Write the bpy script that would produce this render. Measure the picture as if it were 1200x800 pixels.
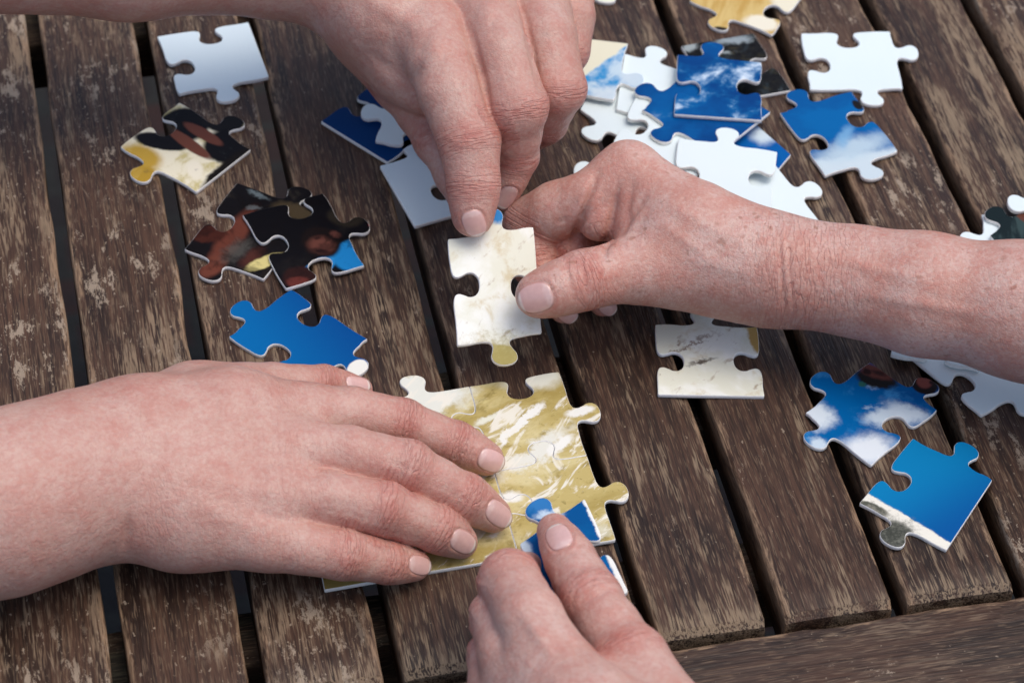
import bpy, bmesh, math, random
import numpy as np
from mathutils import Vector, Matrix
from mathutils.bvhtree import BVHTree

for o in list(bpy.data.objects): bpy.data.objects.remove(o)
scene = bpy.context.scene
COL = scene.collection
random.seed(7); RNG = np.random.default_rng(7)

# ------------------------------------------------------------------ camera
PITCH = 0.054                      # metres from slat to slat
TOP = 0.74                         # height of the table top
FPX = 2982.96                      # focal length in photo pixels (1200 wide)
CAM = np.array([0.760114, -9.558396, 15.566783]) * PITCH + np.array([0, 0, TOP])
ROT = tuple(math.radians(a) for a in (43.60776, -2.44225, -12.15403))
cd = bpy.data.cameras.new('camera'); cam = bpy.data.objects.new('camera', cd); COL.objects.link(cam)
cam.location = CAM; cam.rotation_euler = ROT
cd.sensor_width = 36; cd.lens = FPX / 1200 * 36; cd.clip_start = 0.05; cd.clip_end = 400
scene.camera = cam
cd.dof.use_dof = True; cd.dof.focus_distance = 1.11; cd.dof.aperture_fstop = 13.0
RM = np.array(cam.rotation_euler.to_matrix())

def ray(px, py):
    return RM @ np.array([(px - 600) / FPX, -(py - 400) / FPX, -1.0])
def P(px, py, h=0.0):              # point on the level h metres above the table top
    d = ray(px, py); t = (TOP + h - CAM[2]) / d[2]
    return CAM + t * d
def depth(p): return float(-(RM.T @ (np.asarray(p) - CAM))[2])

# ------------------------------------------------------------------ sky, sun, exposure
w = bpy.data.worlds.new('World'); scene.world = w; w.use_nodes = True
nt = w.node_tree; bg = nt.nodes['Background']
sky = nt.nodes.new('ShaderNodeTexSky'); sky.sky_type = 'NISHITA'; sky.sun_disc = False
SUN_EL, SUN_AZ = math.radians(73), math.radians(105)   # azimuth measured from +Y towards +X
sky.sun_elevation = SUN_EL; sky.sun_rotation = SUN_AZ
sky.air_density = 0.9; sky.dust_density = 4.0; sky.ozone_density = 1.0
nt.links.new(sky.outputs[0], bg.inputs[0]); bg.inputs[1].default_value = 0.15
sd = bpy.data.lights.new('sun', 'SUN'); sun = bpy.data.objects.new('sun', sd); COL.objects.link(sun)
sd.energy = 0.7; sd.angle = math.radians(42); sd.color = (1.0, 0.96, 0.90)
sdir = Vector((math.sin(SUN_AZ) * math.cos(SUN_EL), math.cos(SUN_AZ) * math.cos(SUN_EL), math.sin(SUN_EL)))
sun.rotation_euler = sdir.to_track_quat('Z', 'Y').to_euler(); sun.location = (0, 0, 4)
vs = scene.view_settings
vs.view_transform = 'Standard'; vs.look = 'None'; vs.exposure = 0.27; vs.gamma = 1.0
cy = scene.cycles
cy.max_bounces = 5; cy.diffuse_bounces = 3; cy.glossy_bounces = 2; cy.transmission_bounces = 2; cy.caustics_reflective = False; cy.caustics_refractive = False

# ------------------------------------------------------------------ helpers
def lin(r, g, b):
    f = lambda c: (c / 255 / 12.92) if c / 255 <= 0.04045 else ((c / 255 + 0.055) / 1.055) ** 2.4
    return (f(r), f(g), f(b), 1.0)
def mesh_obj(name, verts, faces, mats=(), parent=None, smooth=False):
    me = bpy.data.meshes.new(name); me.from_pydata([tuple(v) for v in verts], [], faces); me.update()
    for m in mats: me.materials.append(m)
    if smooth: me.polygons.foreach_set('use_smooth', [True] * len(me.polygons))
    o = bpy.data.objects.new(name, me); COL.objects.link(o)
    if parent: o.parent = parent
    return o
def tag(o, label=None, cat=None, group=None, kind=None):
    if label: o['label'] = label
    if cat: o['category'] = cat
    if group: o['group'] = group
    if kind: o['kind'] = kind
    return o

class NB:                                        # small node-building helper
    def __init__(s, name):
        s.m = bpy.data.materials.new(name); s.m.use_nodes = True; s.t = s.m.node_tree
        s.b = s.t.nodes['Principled BSDF']
    def n(s, kind, **kw):
        nd = s.t.nodes.new('ShaderNode' + kind)
        for k, v in kw.items(): setattr(nd, k, v)
        return nd
    def set(s, sock, v):
        if hasattr(v, 'is_linked') or hasattr(v, 'links'): s.t.links.new(v, sock)
        else: sock.default_value = v
    def math(s, op, a, b=0.0, c=None, clamp=False):
        nd = s.n('Math', operation=op, use_clamp=clamp); s.set(nd.inputs[0], a); s.set(nd.inputs[1], b)
        if c is not None: s.set(nd.inputs[2], c)
        return nd.outputs[0]
    def vmath(s, op, a, b=(0, 0, 0)):
        nd = s.n('VectorMath', operation=op); s.set(nd.inputs[0], a); s.set(nd.inputs[1], b); return nd.outputs[0]
    def scale(s, v, k): return s.vmath('MULTIPLY', v, k if isinstance(k, tuple) else (k, k, k))
    def noise(s, vec, sc, det=4.0, rough=0.55, dist=0.0, out='Fac'):
        nd = s.n('TexNoise'); s.set(nd.inputs['Vector'], vec); nd.inputs['Scale'].default_value = sc
        nd.inputs['Detail'].default_value = det; nd.inputs['Roughness'].default_value = rough
        nd.inputs['Distortion'].default_value = dist
        return nd.outputs[out]
    def voro(s, vec, sc, feature='F1', rnd=1.0, out='Distance'):
        nd = s.n('TexVoronoi', feature=feature); s.set(nd.inputs['Vector'], vec); nd.inputs['Scale'].default_value = sc
        nd.inputs['Randomness'].default_value = rnd; return nd.outputs[out]
    def ramp(s, v, a, b, lo=0.0, hi=1.0):        # smooth step from a to b
        nd = s.n('MapRange', interpolation_type='SMOOTHSTEP'); s.set(nd.inputs[0], v)
        for i, x in enumerate((a, b, lo, hi)): nd.inputs[i + 1].default_value = x
        return nd.outputs[0]
    def mix(s, f, a, b, mode='MIX'):
        nd = s.n('Mix', data_type='RGBA', blend_type=mode)
        s.set(nd.inputs[0], f); s.set(nd.inputs[6], a); s.set(nd.inputs[7], b); return nd.outputs[2]
    def sep(s, v):
        nd = s.n('SeparateXYZ'); s.set(nd.inputs[0], v); return nd.outputs
    def bump(s, h, strength, dist, normal=None):
        nd = s.n('Bump'); nd.inputs['Strength'].default_value = strength; nd.inputs['Distance'].default_value = dist
        s.set(nd.inputs['Height'], h)
        if normal is not None: s.set(nd.inputs['Normal'], normal)
        return nd.outputs[0]
    def attr(s, name, out='Fac'):
        nd = s.n('Attribute'); nd.attribute_name = name; return nd.outputs[out]
    def done(s, col=None, rough=None, normal=None, **kw):
        if col is not None: s.set(s.b.inputs['Base Color'], col)
        if rough is not None: s.set(s.b.inputs['Roughness'], rough)
        if normal is not None: s.set(s.b.inputs['Normal'], normal)
        for k, v in kw.items(): s.set(s.b.inputs[k.replace('_', ' ')], v)
        return s.m

# ------------------------------------------------------------------ wood
def wood_material(name, dark=(42, 29, 23), mid=(84, 62, 50), worn=(166, 150, 128), wear=0.0, gloss=0.55, scrape=0.0, half=0.0234, endy=None):
    b = NB(name)
    co = b.n('TexCoord').outputs['Object']; rnd = b.n('ObjectInfo').outputs['Random']
    off = b.n('CombineXYZ'); b.set(off.inputs[0], b.math('MULTIPLY', rnd, 7.3)); b.set(off.inputs[1], b.math('MULTIPLY', rnd, 31.7))
    p = b.vmath('ADD', co, off.outputs[0])
    warp = b.noise(b.scale(p, (6, 3, 6)), 1.0, 2.0, out='Color')
    pw = b.vmath('ADD', p, b.scale(b.vmath('SUBTRACT', warp, (0.5, 0.5, 0.5)), (0.008, 0.02, 0.008)))
    # two grain scales, stretched along the plank
    g1 = b.noise(b.scale(pw, (1.0, 0.045, 1.0)), 340.0, 3.0, 0.6)
    g2 = b.noise(b.scale(pw, (1.0, 0.035, 1.0)), 1250.0, 2.0, 0.6)
    fleck = b.noise(b.scale(pw, (1.0, 0.075, 1.0)), 1350.0, 1.0, 0.7)
    tone = b.noise(b.scale(p, (1.0, 0.35, 1.0)), 34.0, 2.0, 0.6)
    base = b.mix(b.ramp(g1, 0.36, 0.66), lin(*dark), lin(*mid))
    base = b.mix(b.ramp(tone, 0.35, 0.7, 0.0, 0.6), base, lin(94, 68, 54))
    base = b.mix(b.ramp(g2, 0.50, 0.64, 0.0, 0.65), base, lin(36, 24, 19))
    base = b.mix(b.ramp(fleck, 0.56, 0.66, 0.0, 0.42), base, lin(140, 120, 100))
    # stain worn off: patches broken up by the fibres
    big = b.noise(b.scale(p, (1.0, 0.20, 1.0)), 62.0, 5.0, 0.70); vast = b.noise(p, 7.0, 1.0)
    slatw = b.math('MULTIPLY', b.math('SUBTRACT', rnd, 0.5), 0.09)
    amount = b.math('ADD', b.math('ADD', big, slatw), b.math('ADD', wear, b.math('MULTIPLY', b.math('SUBTRACT', vast, 0.5), 0.3)))
    if endy is not None:
        yy = b.math('ADD', b.sep(co)[1], b.math('MULTIPLY', b.math('SUBTRACT', g1, 0.5), 0.03)); amount = b.math('ADD', amount, b.ramp(yy, endy + 0.014, endy + 0.003, 0, 0.15))
    patch = b.ramp(amount, 0.48, 0.70)
    fib = b.math('ADD', b.math('MULTIPLY', g1, 0.3), b.math('ADD', b.math('MULTIPLY', fleck, 0.4), b.math('MULTIPLY', g2, 0.3)))
    m1 = b.math('MULTIPLY', patch, b.ramp(b.math('ADD', fib, b.math('MULTIPLY', patch, 0.06)), 0.50, 0.57), clamp=True)
    base = b.mix(b.math('MULTIPLY', m1, 0.70), base, lin(*worn))
    # long edges rubbed bare
    xs = b.sep(co)
    ex = b.math('ABSOLUTE', xs[0])
    en = b.noise(b.scale(p, (1.0, 0.2, 1.0)), 150.0, 4.0, 0.75)
    er = b.ramp(b.math('ADD', ex, b.math('MULTIPLY', b.math('SUBTRACT', en, 0.52), 0.016)), half - 0.0030, half - 0.0004)
    base = b.mix(b.math('MULTIPLY', er, b.ramp(fleck, 0.35, 0.55, 0.25, 0.9)), base, lin(164, 140, 116))
    # pale ragged scrapes in a few places, small specks everywhere
    c1 = b.noise(b.scale(pw, (1.0, 0.38, 1.0)), 105.0, 7.0, 0.82, 0.0)
    c2 = b.noise(p, 13.0, 1.0, 0.6)
    chip = b.math('MULTIPLY', b.ramp(c1, 0.60 - scrape * 0.4, 0.635 - scrape * 0.4), b.ramp(c2, 0.52 - scrape, 0.66 - scrape), clamp=True)
    speck = b.ramp(b.noise(b.scale(p, (1.0, 0.6, 1.0)), 420.0, 2.0, 0.7), 0.70 - scrape * 0.3, 0.735 - scrape * 0.3)
    chip = b.math('MAXIMUM', chip, b.math('MULTIPLY', speck, 0.8))
    base = b.mix(b.math('MULTIPLY', chip, 0.85), base, lin(178, 166, 150))
    sv = b.voro(b.vmath('ADD', b.scale(p, (1.0, 0.3, 1.0)), b.scale(warp, (0.02, 0.02, 0))), 26.0, 'DISTANCE_TO_EDGE')
    scr = b.math('MULTIPLY', b.ramp(sv, 0.008, 0.0, 0, 1), b.ramp(b.noise(p, 30.0, 2.0), 0.58, 0.68), clamp=True)
    base = b.mix(b.math('MULTIPLY', scr, 0.45), base, lin(166, 150, 134))
    # dark stains
    st = b.ramp(b.noise(b.scale(p, (1.0, 0.6, 1.0)), 24.0, 2.0, 0.6), 0.62, 0.74, 0, 0.55)
    base = b.mix(st, base, lin(46, 30, 26))
    base = b.mix(1.0, base, (0.80, 0.745, 0.68, 1.0), 'MULTIPLY')
    h = b.math('ADD', b.math('MULTIPLY', g1, 0.6), b.math('MULTIPLY', g2, 0.5))
    nr = b.bump(h, 0.9, 0.0013)
    rough = b.math('ADD', b.math('MULTIPLY', m1, 0.2), b.math('ADD', b.math('MULTIPLY', tone, 0.25), gloss - 0.12))
    return b.done(base, rough, nr, Specular_IOR_Level=0.35)
SLAT_END = 1.558396 * PITCH
WOOD = wood_material('weathered_wood', wear=0.02, endy=SLAT_END)
WOODW = wood_material('weathered_wood_bare', wear=0.03, dark=(46, 31, 24), mid=(90, 67, 53), worn=(166, 148, 126), scrape=0.13, endy=SLAT_END)
WOODR = wood_material('weathered_rail_wood', dark=(42, 31, 26), mid=(78, 62, 53), worn=(140, 126, 110), wear=-0.02, half=0.0375)
WOODB = wood_material('mossy_batten_wood', dark=(36, 35, 29), mid=(60, 59, 50), worn=(90, 88, 78), wear=0.02, gloss=0.8, half=0.06)

def plank(name, width, y0, y1, thick, mat, parent, loc, rotz=0.0, round_r=0.0022, seed=0, chips=1.0):
    # cross-section swept along local Y; edges rounded, worn and slightly uneven; origin on the top face
    rg = np.random.default_rng(seed); n = max(8, int((y1 - y0) / 0.008)); hw = width / 2
    ys = np.linspace(y0, y1, n + 1)
    def prof(e1, e2, c1, c2, dz):
        pts = []
        r = round_r
        for a in (0, 22, 45, 68, 90):                                   # right top corner
            t = math.radians(a); pts.append((hw + e1 - r + r * math.cos(t), dz - r - c1 + r * math.sin(t)))
        for fx in (0.6, 0.2, -0.2, -0.6): pts.append((hw * fx, dz + 0.0003 * (1 - fx * fx)))
        for a in (90, 112, 135, 158, 180):
            t = math.radians(a); pts.append((-hw - e2 + r + r * math.cos(t), dz - r - c2 + r * math.sin(t)))
        pts += [(-hw, -thick), (hw, -thick)]
        return pts
    def wob(a, L):
        k = rg.normal(size=n + 1 + 40); ker = np.hanning(L); k = np.convolve(k, ker / ker.sum(), 'same')[20:20 + n + 1]; return k * a
    e1, e2 = wob(0.0009, 9), wob(0.0009, 9); c1, c2 = np.abs(wob(0.0012 * chips, 5)), np.abs(wob(0.0012 * chips, 5))
    V, F = [], []
    for i, y in enumerate(ys):
        dz = 0.0
        for (x, z) in prof(e1[i], e2[i], c1[i], c2[i], dz): V.append([x, y, z])
    m = len(V) // (n + 1)
    # round over the two ends
    Va = np.array(V).reshape(n + 1, m, 3)
    for end, s in ((0, 1), (n, -1)):
        extra = Va[end].copy()
        Va[end][:, 2] = np.where(Va[end][:, 2] > -thick * 0.5, Va[end][:, 2] - 0.0024, Va[end][:, 2])
        nb = end + s
        Va[nb][:, 1] = extra[:, 1] + s * 0.0035
    V = Va.reshape(-1, 3)
    for i in range(n):
        for j in range(m):
            a, b2 = i * m + j, i * m + (j + 1) % m
            F.append((a, a + m, b2 + m, b2))
    F.append(tuple(range(m))); F.append(tuple(reversed(range(n * m, n * m + m))))
    o = mesh_obj(name, V, F, [mat], parent, smooth=True)
    me = o.data
    for pl in list(me.polygons)[-2:]: pl.use_smooth = False
    for i in list(range(m)) + list(range((n - 1) * m, n * m)): me.polygons[i].use_smooth = False
    o.location = loc; o.rotation_euler = (0, 0, rotz)
    return o

# ------------------------------------------------------------------ ground under the table
def ground_material():
    b = NB('brick_paving'); co = b.n('TexCoord').outputs['Object']
    br = b.n('TexBrick'); b.set(br.inputs['Vector'], co); br.inputs['Scale'].default_value = 4.6
    br.inputs['Color1'].default_value = lin(48, 22, 15); br.inputs['Color2'].default_value = lin(9, 12, 13)
    br.inputs['Mortar'].default_value = lin(30, 30, 26); br.inputs['Mortar Size'].default_value = 0.03
    n = b.noise(co, 30.0, 5.0, 0.65); n2 = b.noise(co, 3.0, 3.0)
    c = b.mix(b.ramp(n, 0.3, 0.7, 0.0, 0.6), br.outputs['Color'], lin(14, 10, 8))
    c = b.mix(b.ramp(n2, 0.45, 0.65, 0, 0.7), c, lin(9, 13, 14))
    return b.done(c, 0.9, b.bump(b.math('ADD', n, br.outputs['Fac']), 0.5, 0.01))
g = mesh_obj('ground', [(-150, -150, 0), (150, -150, 0), (150, 150, 0), (-150, 150, 0)], [(0, 1, 2, 3)], [ground_material()])
tag(g, kind='structure')

# ------------------------------------------------------------------ the table
YEND = 1.558396 * PITCH            # where the slats end (towards the viewer)
YFAR = 0.93; WID = 0.865 * PITCH; THK = 0.021
table = bpy.data.objects.new('garden_table', None); COL.objects.link(table); table.location = (5 * PITCH, 0.48, 0)
tag(table, 'weathered dark brown garden table of wooden slats under the puzzle pieces', 'table')
TL = Vector(table.location)
def tloc(x, y, z): return Vector((x, y, z)) - TL
K0, K1 = -6, 16
for k in range(K0, K1):
    xc = (k + 0.865 / 2) * PITCH + random.uniform(-0.0005, 0.0005)
    wmat = WOODW if k in (-1, 0, 1, 2, 8, 10) else WOOD
    plank('slat', WID + random.uniform(-0.0006, 0.0006), YEND, YFAR, THK, wmat, table, tloc(xc, 0, TOP + random.uniform(-0.0006, 0.0002)), 0, seed=100 + k)
XL, XR = K0 * PITCH, (K1 - 1 + 0.865) * PITCH
RW = 0.075
plank('end_rail', RW, XL - 0.05, XR + 0.05, 0.03, WOODR, table, tloc(0, YEND - 0.0045 - RW / 2, TOP - 0.0012), -math.pi / 2, seed=31)
plank('end_rail', RW, XL - 0.05, XR + 0.05, 0.03, WOODR, table, tloc(0, YFAR + 0.0045 + RW / 2, TOP - 0.0012), -math.pi / 2, seed=32)
plank('side_rail', 0.05, YEND - 0.004, YFAR + 0.004, 0.03, WOODR, table, tloc(XL - 0.0255 - 0.005, 0, TOP - 0.001), 0, seed=33)
plank('side_rail', 0.05, YEND - 0.004, YFAR + 0.004, 0.03, WOODR, table, tloc(XR + 0.0255 + 0.005, 0, TOP - 0.001), 0, seed=34)
def batten(ya, yb, s, z=-THK - 0.0005):
    plank('batten', yb - ya, XL - 0.02, XR + 0.02, 0.03, WOODB, table, tloc(0, (ya + yb) / 2, TOP + z), -math.pi / 2, seed=s)
ba = P(690, 520, -0.021)[1]; bb = P(655, 415, -0.021)[1]; batten(ba, bb, 41)
ba2 = P(140, 797, -0.021)[1]; bb2 = P(130, 737, -0.021)[1]; batten(ba2, bb2, 42)
batten(P(110, 44, -0.021)[1], P(110, 44, -0.021)[1] + 0.045, 43)
def apron(x, y0, y1, s):
    plank('apron', 0.03, y0, y1, 0.06, WOODB, table, tloc(x, 0, TOP - 0.0525), 0, seed=s)
apron(XL - 0.005, YEND - 0.03, YFAR + 0.03, 51); apron(XR + 0.005, YEND - 0.03, YFAR + 0.03, 52)
for lx in (XL - 0.02, XR + 0.02):
    for ly in (YEND - 0.04, YFAR + 0.04):
        s = 0.0275; V = [(sx * s * t, sy * s * t, z) for z, t in ((0, 0.8), (TOP - 0.0335, 1.0)) for sx, sy in ((-1, -1), (1, -1), (1, 1), (-1, 1))]
        lg = mesh_obj('leg', V, [(3, 2, 1, 0), (4, 5, 6, 7)] + [(i, (i + 1) % 4, 4 + (i + 1) % 4, 4 + i) for i in range(4)], [WOOD], table)
        lg.location = tloc(lx, ly, 0)

# ------------------------------------------------------------------ puzzle pieces
def card_material():
    b = NB('cut_cardboard'); co = b.n('TexCoord').outputs['Object']
    n = b.noise(b.scale(co, (1, 1, 4)), 900.0, 3.0)
    c = b.mix(b.ramp(n, 0.3, 0.7), lin(232, 231, 226), lin(246, 246, 243))
    return b.done(c, 0.85)
CARD = card_material()
def white_material(name, col, tint=0.0):
    b = NB(name); co = b.attr('UVPrint', 'Vector')
    n = b.noise(co, 8.0, 3.0); ln = b.noise(b.scale(co, (1.0, 0.06, 1)), 500.0, 2.0); ln2 = b.noise(b.scale(co, (0.06, 1.0, 1)), 500.0, 2.0)
    c = b.mix(b.ramp(n, 0.35, 0.7, 0, 0.35), lin(*col), lin(col[0] - 14, col[1] - 10, col[2] - 8))
    return b.done(c, 0.55, b.bump(b.math('ADD', ln, ln2), 0.12, 0.0003))
WHITE = white_material('white_card_back', (224, 237, 238))
WHITE2 = white_material('pale_grey_card_back', (222, 238, 243))

class Paint(NB):                                  # layered print; uv are metres in the plane of the piece
    def __init__(s, name, to_uv, base):
        super().__init__(name); s.to = to_uv; s.uv = s.attr('UVPrint', 'Vector'); s.c = lin(*base) if len(base) == 3 else base
    def px(s, x, y): return np.array(s.to(x, y))
    def warp(s, amt, sc):
        n = s.noise(s.uv, sc, 6.0, 0.7, out='Color')
        return s.vmath('ADD', s.uv, s.scale(s.vmath('SUBTRACT', n, (0.5, 0.5, 0.5)), (amt, amt, 0)))
    def blob(s, a, b, wpx, col, soft=0.25, amt=0.004, sc=120.0, op=1.0):    # an ellipse whose long axis runs a -> b
        pa, pb = s.px(*a), s.px(*b); c = (pa + pb) / 2; d = pb - pa; L = max(np.linalg.norm(d) / 2, 1e-4); ang = math.atan2(d[1], d[0])
        W = wpx / 3900.0
        v = s.vmath('SUBTRACT', s.warp(amt, sc), (c[0], c[1], 0))
        mp = s.n('Mapping'); mp.vector_type = 'POINT'; s.set(mp.inputs['Vector'], v); mp.inputs['Rotation'].default_value = (0, 0, -ang)
        v = s.scale(mp.outputs[0], (1 / L, 1 / W, 0)); ln = s.vmath('LENGTH', v)
        nd = s.t.nodes[-1]; ln = nd.outputs['Value']
        f = s.ramp(ln, 1 - soft, 1 + soft, op, 0.0); s.c = s.mix(f, s.c, lin(*col)); return s
    def half(s, a, b, col, soft=0.0008, amt=0.004, sc=120.0, op=1.0, shift=0.0):        # fills the image-right side going a -> b ... sign by third point
        pa, pb = s.px(*a), s.px(*b); d = (pb - pa) / np.linalg.norm(pb - pa); nrm = np.array([d[1], -d[0]])
        q = s.warp(amt, sc); nd = s.n('VectorMath', operation='DOT_PRODUCT'); s.set(nd.inputs[0], q); nd.inputs[1].default_value = (nrm[0], nrm[1], 0)
        k = float(nrm @ pa)
        f = s.ramp(s.math('SUBTRACT', nd.outputs['Value'], k + shift), -soft, soft, 0.0, op); s.c = s.mix(f, s.c, lin(*col)); return s
    def clouds(s, col, sc=40.0, lo=0.5, hi=0.7, op=1.0, seed=0.0, rough=0.62, stretch=(1, 1, 1), rot=0.0, dist=0.3):
        v = s.vmath('ADD', s.uv, (seed, seed * 0.7, 0))
        if rot:
            mp = s.n('Mapping'); s.set(mp.inputs['Vector'], v); mp.inputs['Rotation'].default_value = (0, 0, rot); v = mp.outputs[0]
        n = s.noise(s.scale(v, stretch), sc, 6.0, rough, dist); s.c = s.mix(s.ramp(n, lo, hi, 0, op), s.c, lin(*col)); return s
    def end(s, rough=0.55):
        ln = s.noise(s.scale(s.uv, (1.0, 0.08, 1)), 700.0, 2.0); ln2 = s.noise(s.scale(s.uv, (0.08, 1.0, 1)), 700.0, 2.0)
        return s.done(s.c, rough, s.bump(s.math('ADD', ln, ln2), 0.08, 0.0003), Specular_IOR_Level=0.08)

TABHALF = [(-0.86, 0.0), (-0.60, 0.02), (-0.40, 0.09), (-0.335, 0.24), (-0.40, 0.44), (-0.485, 0.62), (-0.46, 0.84), (-0.28, 1.0), (0, 1.05)]
def catmull(pts, sub=4):
    pts = np.array(pts, float); out = []
    for i in range(len(pts) - 1):
        p0 = pts[max(i - 1, 0)]; p1 = pts[i]; p2 = pts[i + 1]; p3 = pts[min(i + 2, len(pts) - 1)]
        for t in np.arange(sub) / sub:
            out.append(0.5 * ((2 * p1) + (-p0 + p2) * t + (2 * p0 - 5 * p1 + 4 * p2 - p3) * t * t + (-p0 + 3 * p1 - 3 * p2 + p3) * t ** 3))
    out.append(pts[-1]); return np.array(out)
TABC = catmull(TABHALF + [(-x, y) for x, y in TABHALF[-2::-1]], 4)
TABW = 0.0118
def edge_curve(A, B, spec, rg, w=TABW):
    d = B - A; L = np.linalg.norm(d); d = d / L; n = np.array([-d[1], d[0]])
    if not spec:
        return [A + d * L * t for t in np.linspace(0, 1, 6)[:-1]]
    sgn = spec[0]
    fr = float((np.array(spec[1]) - A) @ d) / L if len(spec) > 1 and spec[1] is not None else 0.5
    fr = min(max(fr, 0.24), 0.76)
    ww = w * (spec[2] if len(spec) > 2 else 1.0)
    c = A + d * L * fr; bend = rg.uniform(-0.0006, 0.0006) if len(spec) < 4 else 0.0
    lean = rg.uniform(-0.10, 0.10) if len(spec) < 4 else 0.0
    pts = [A]
    s0 = fr * L - 0.86 * ww
    for t in (0.33, 0.66):
        pts.append(A + d * s0 * t + n * bend * math.sin(math.pi * t))
    for x, y in TABC: pts.append(c + d * (x + lean * y * y) * ww + n * sgn * y * ww)
    s1 = fr * L + 0.86 * ww
    for t in (0.33, 0.66):
        pts.append(A + d * (s1 + (L - s1) * t) - n * bend * math.sin(math.pi * t))
    return pts
def round_outline(pts, r=0.0007):
    pts = [np.array(p) for p in pts]; out = []; n = len(pts)
    for i in range(n):
        a, b, c = pts[i - 1], pts[i], pts[(i + 1) % n]
        u, v = a - b, c - b; lu, lv = np.linalg.norm(u), np.linalg.norm(v)
        if lu < 1e-7: continue
        cs = float(u @ v) / (lu * lv + 1e-12)
        if cs > -0.6:
            q = min(r, 0.4 * lu, 0.4 * lv); p0 = b + u / lu * q; p1 = b + v / lv * q
            out += [p0, 0.25 * p0 + 0.5 * b + 0.25 * p1, p1]
        else: out.append(b)
    return out
THICK = 0.0021
def piece(corners, edges, label, mat=None, level=0.0, heights=None, print_fn=None, group=None, inset=0.0, tabw=TABW, thick=THICK, seed=None, cat='puzzle piece', tilt=None):
    """corners: four photo pixels, clockwise; edges: 0 flat, +1 tab, -1 blank with the pixel it sits at"""
    rg = np.random.default_rng(seed if seed is not None else int(abs(corners[0][0] * 7 + corners[0][1] * 13)))
    if heights is None:
        h = level + thick; c3 = [P(x, y, h) for x, y in corners]
        o3 = sum(c3) / 4; X, Y, Z = np.array([1., 0, 0]), np.array([0, 1., 0]), np.array([0, 0, 1.])
        if tilt is not None:                       # lies tilted on what is under it: (dz/dx, dz/dy)
            Z = np.array([-tilt[0], -tilt[1], 1.0]); Z /= np.linalg.norm(Z)
            X = X - Z * (X @ Z); X /= np.linalg.norm(X); Y = np.cross(Z, X)
    else:
        c3 = [P(x, y, h) for (x, y), h in zip(corners, heights)]; o3 = sum(c3) / 4
        X = (c3[1] - c3[0] + c3[2] - c3[3]); X /= np.linalg.norm(X)
        Y = (c3[0] - c3[3] + c3[1] - c3[2]); Z = np.cross(X, Y); Z /= np.linalg.norm(Z); Y = np.cross(Z, X)
    def to_plane(px, py):
        d = ray(px, py); t = ((o3 - CAM) @ Z) / (d @ Z); q = CAM + t * d - o3; return np.array([q @ X, q @ Y])
    c2 = [to_plane(*c) for c in corners]
    out = []
    for i in range(4):
        sp = edges[i]
        if sp: sp = (sp[0], None if sp[1] is None else to_plane(*sp[1])) + tuple(sp[2:])
        out += edge_curve(c2[i], c2[(i + 1) % 4], sp, rg, tabw)
    out = round_outline(out); out = np.array(out)
    def offset(pts, dist):                        # move inwards (outline is clockwise seen from above)
        t = np.roll(pts, -1, 0) - np.roll(pts, 1, 0); t /= (np.linalg.norm(t, axis=1, keepdims=True) + 1e-12)
        return pts + np.stack([t[:, 1], -t[:, 0]], 1) * dist
    base = offset(out, inset) if inset else out
    rings = [(offset(base, 0.00045), 0.0), (offset(base, 0.00018), -0.00008), (base, -0.0003), (base, -thick + 0.0001), (offset(base, 0.0001), -thick)]
    n = len(base); V = []; F = []
    for r, z in rings: V += [(p[0], p[1], z) for p in r]
    F.append(tuple(reversed(range(n)))); mi = [0]
    for k in range(len(rings) - 1):
        for i in range(n):
            j = (i + 1) % n; F.append((k * n + i, k * n + j, (k + 1) * n + j, (k + 1) * n + i)); mi.append(0 if k < 1 else 1)
    F.append(tuple((len(rings) - 1) * n + i for i in range(n))); mi.append(1)
    if print_fn: mat = print_fn(to_plane)
    o = mesh_obj('puzzle_piece', V, F, [mat, CARD])
    me = o.data; me.polygons.foreach_set('material_index', mi)
    fl = [0 < i < len(F) - 1 for i in range(len(F))]; me.polygons.foreach_set('use_smooth', fl)
    M = Matrix(((X[0], Y[0], Z[0], o3[0]), (X[1], Y[1], Z[1], o3[1]), (X[2], Y[2], Z[2], o3[2]), (0, 0, 0, 1)))
    o.matrix_world = M
    # UV: metres in the plane (world metres for pieces that share one picture)
    at = me.attributes.new('UVPrint', 'FLOAT_VECTOR', 'POINT'); vals = np.zeros((len(V), 3), np.float32); vv = np.array(V)
    vals[:, :2] = vv[:, :2]
    if group and group.startswith('joined'): vals[:, :2] += o3[:2]
    at.data.foreach_set('vector', vals.ravel())
    me.update(); tag(o, label, cat, group or 'loose jigsaw pieces on the table')
    return o
T, B_ = 1, -1
L1 = THICK + 0.0002
BLUE_D, BLUE_M, BLUE_L = (0, 60, 122), (0, 92, 158), (30, 136, 190)

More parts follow.
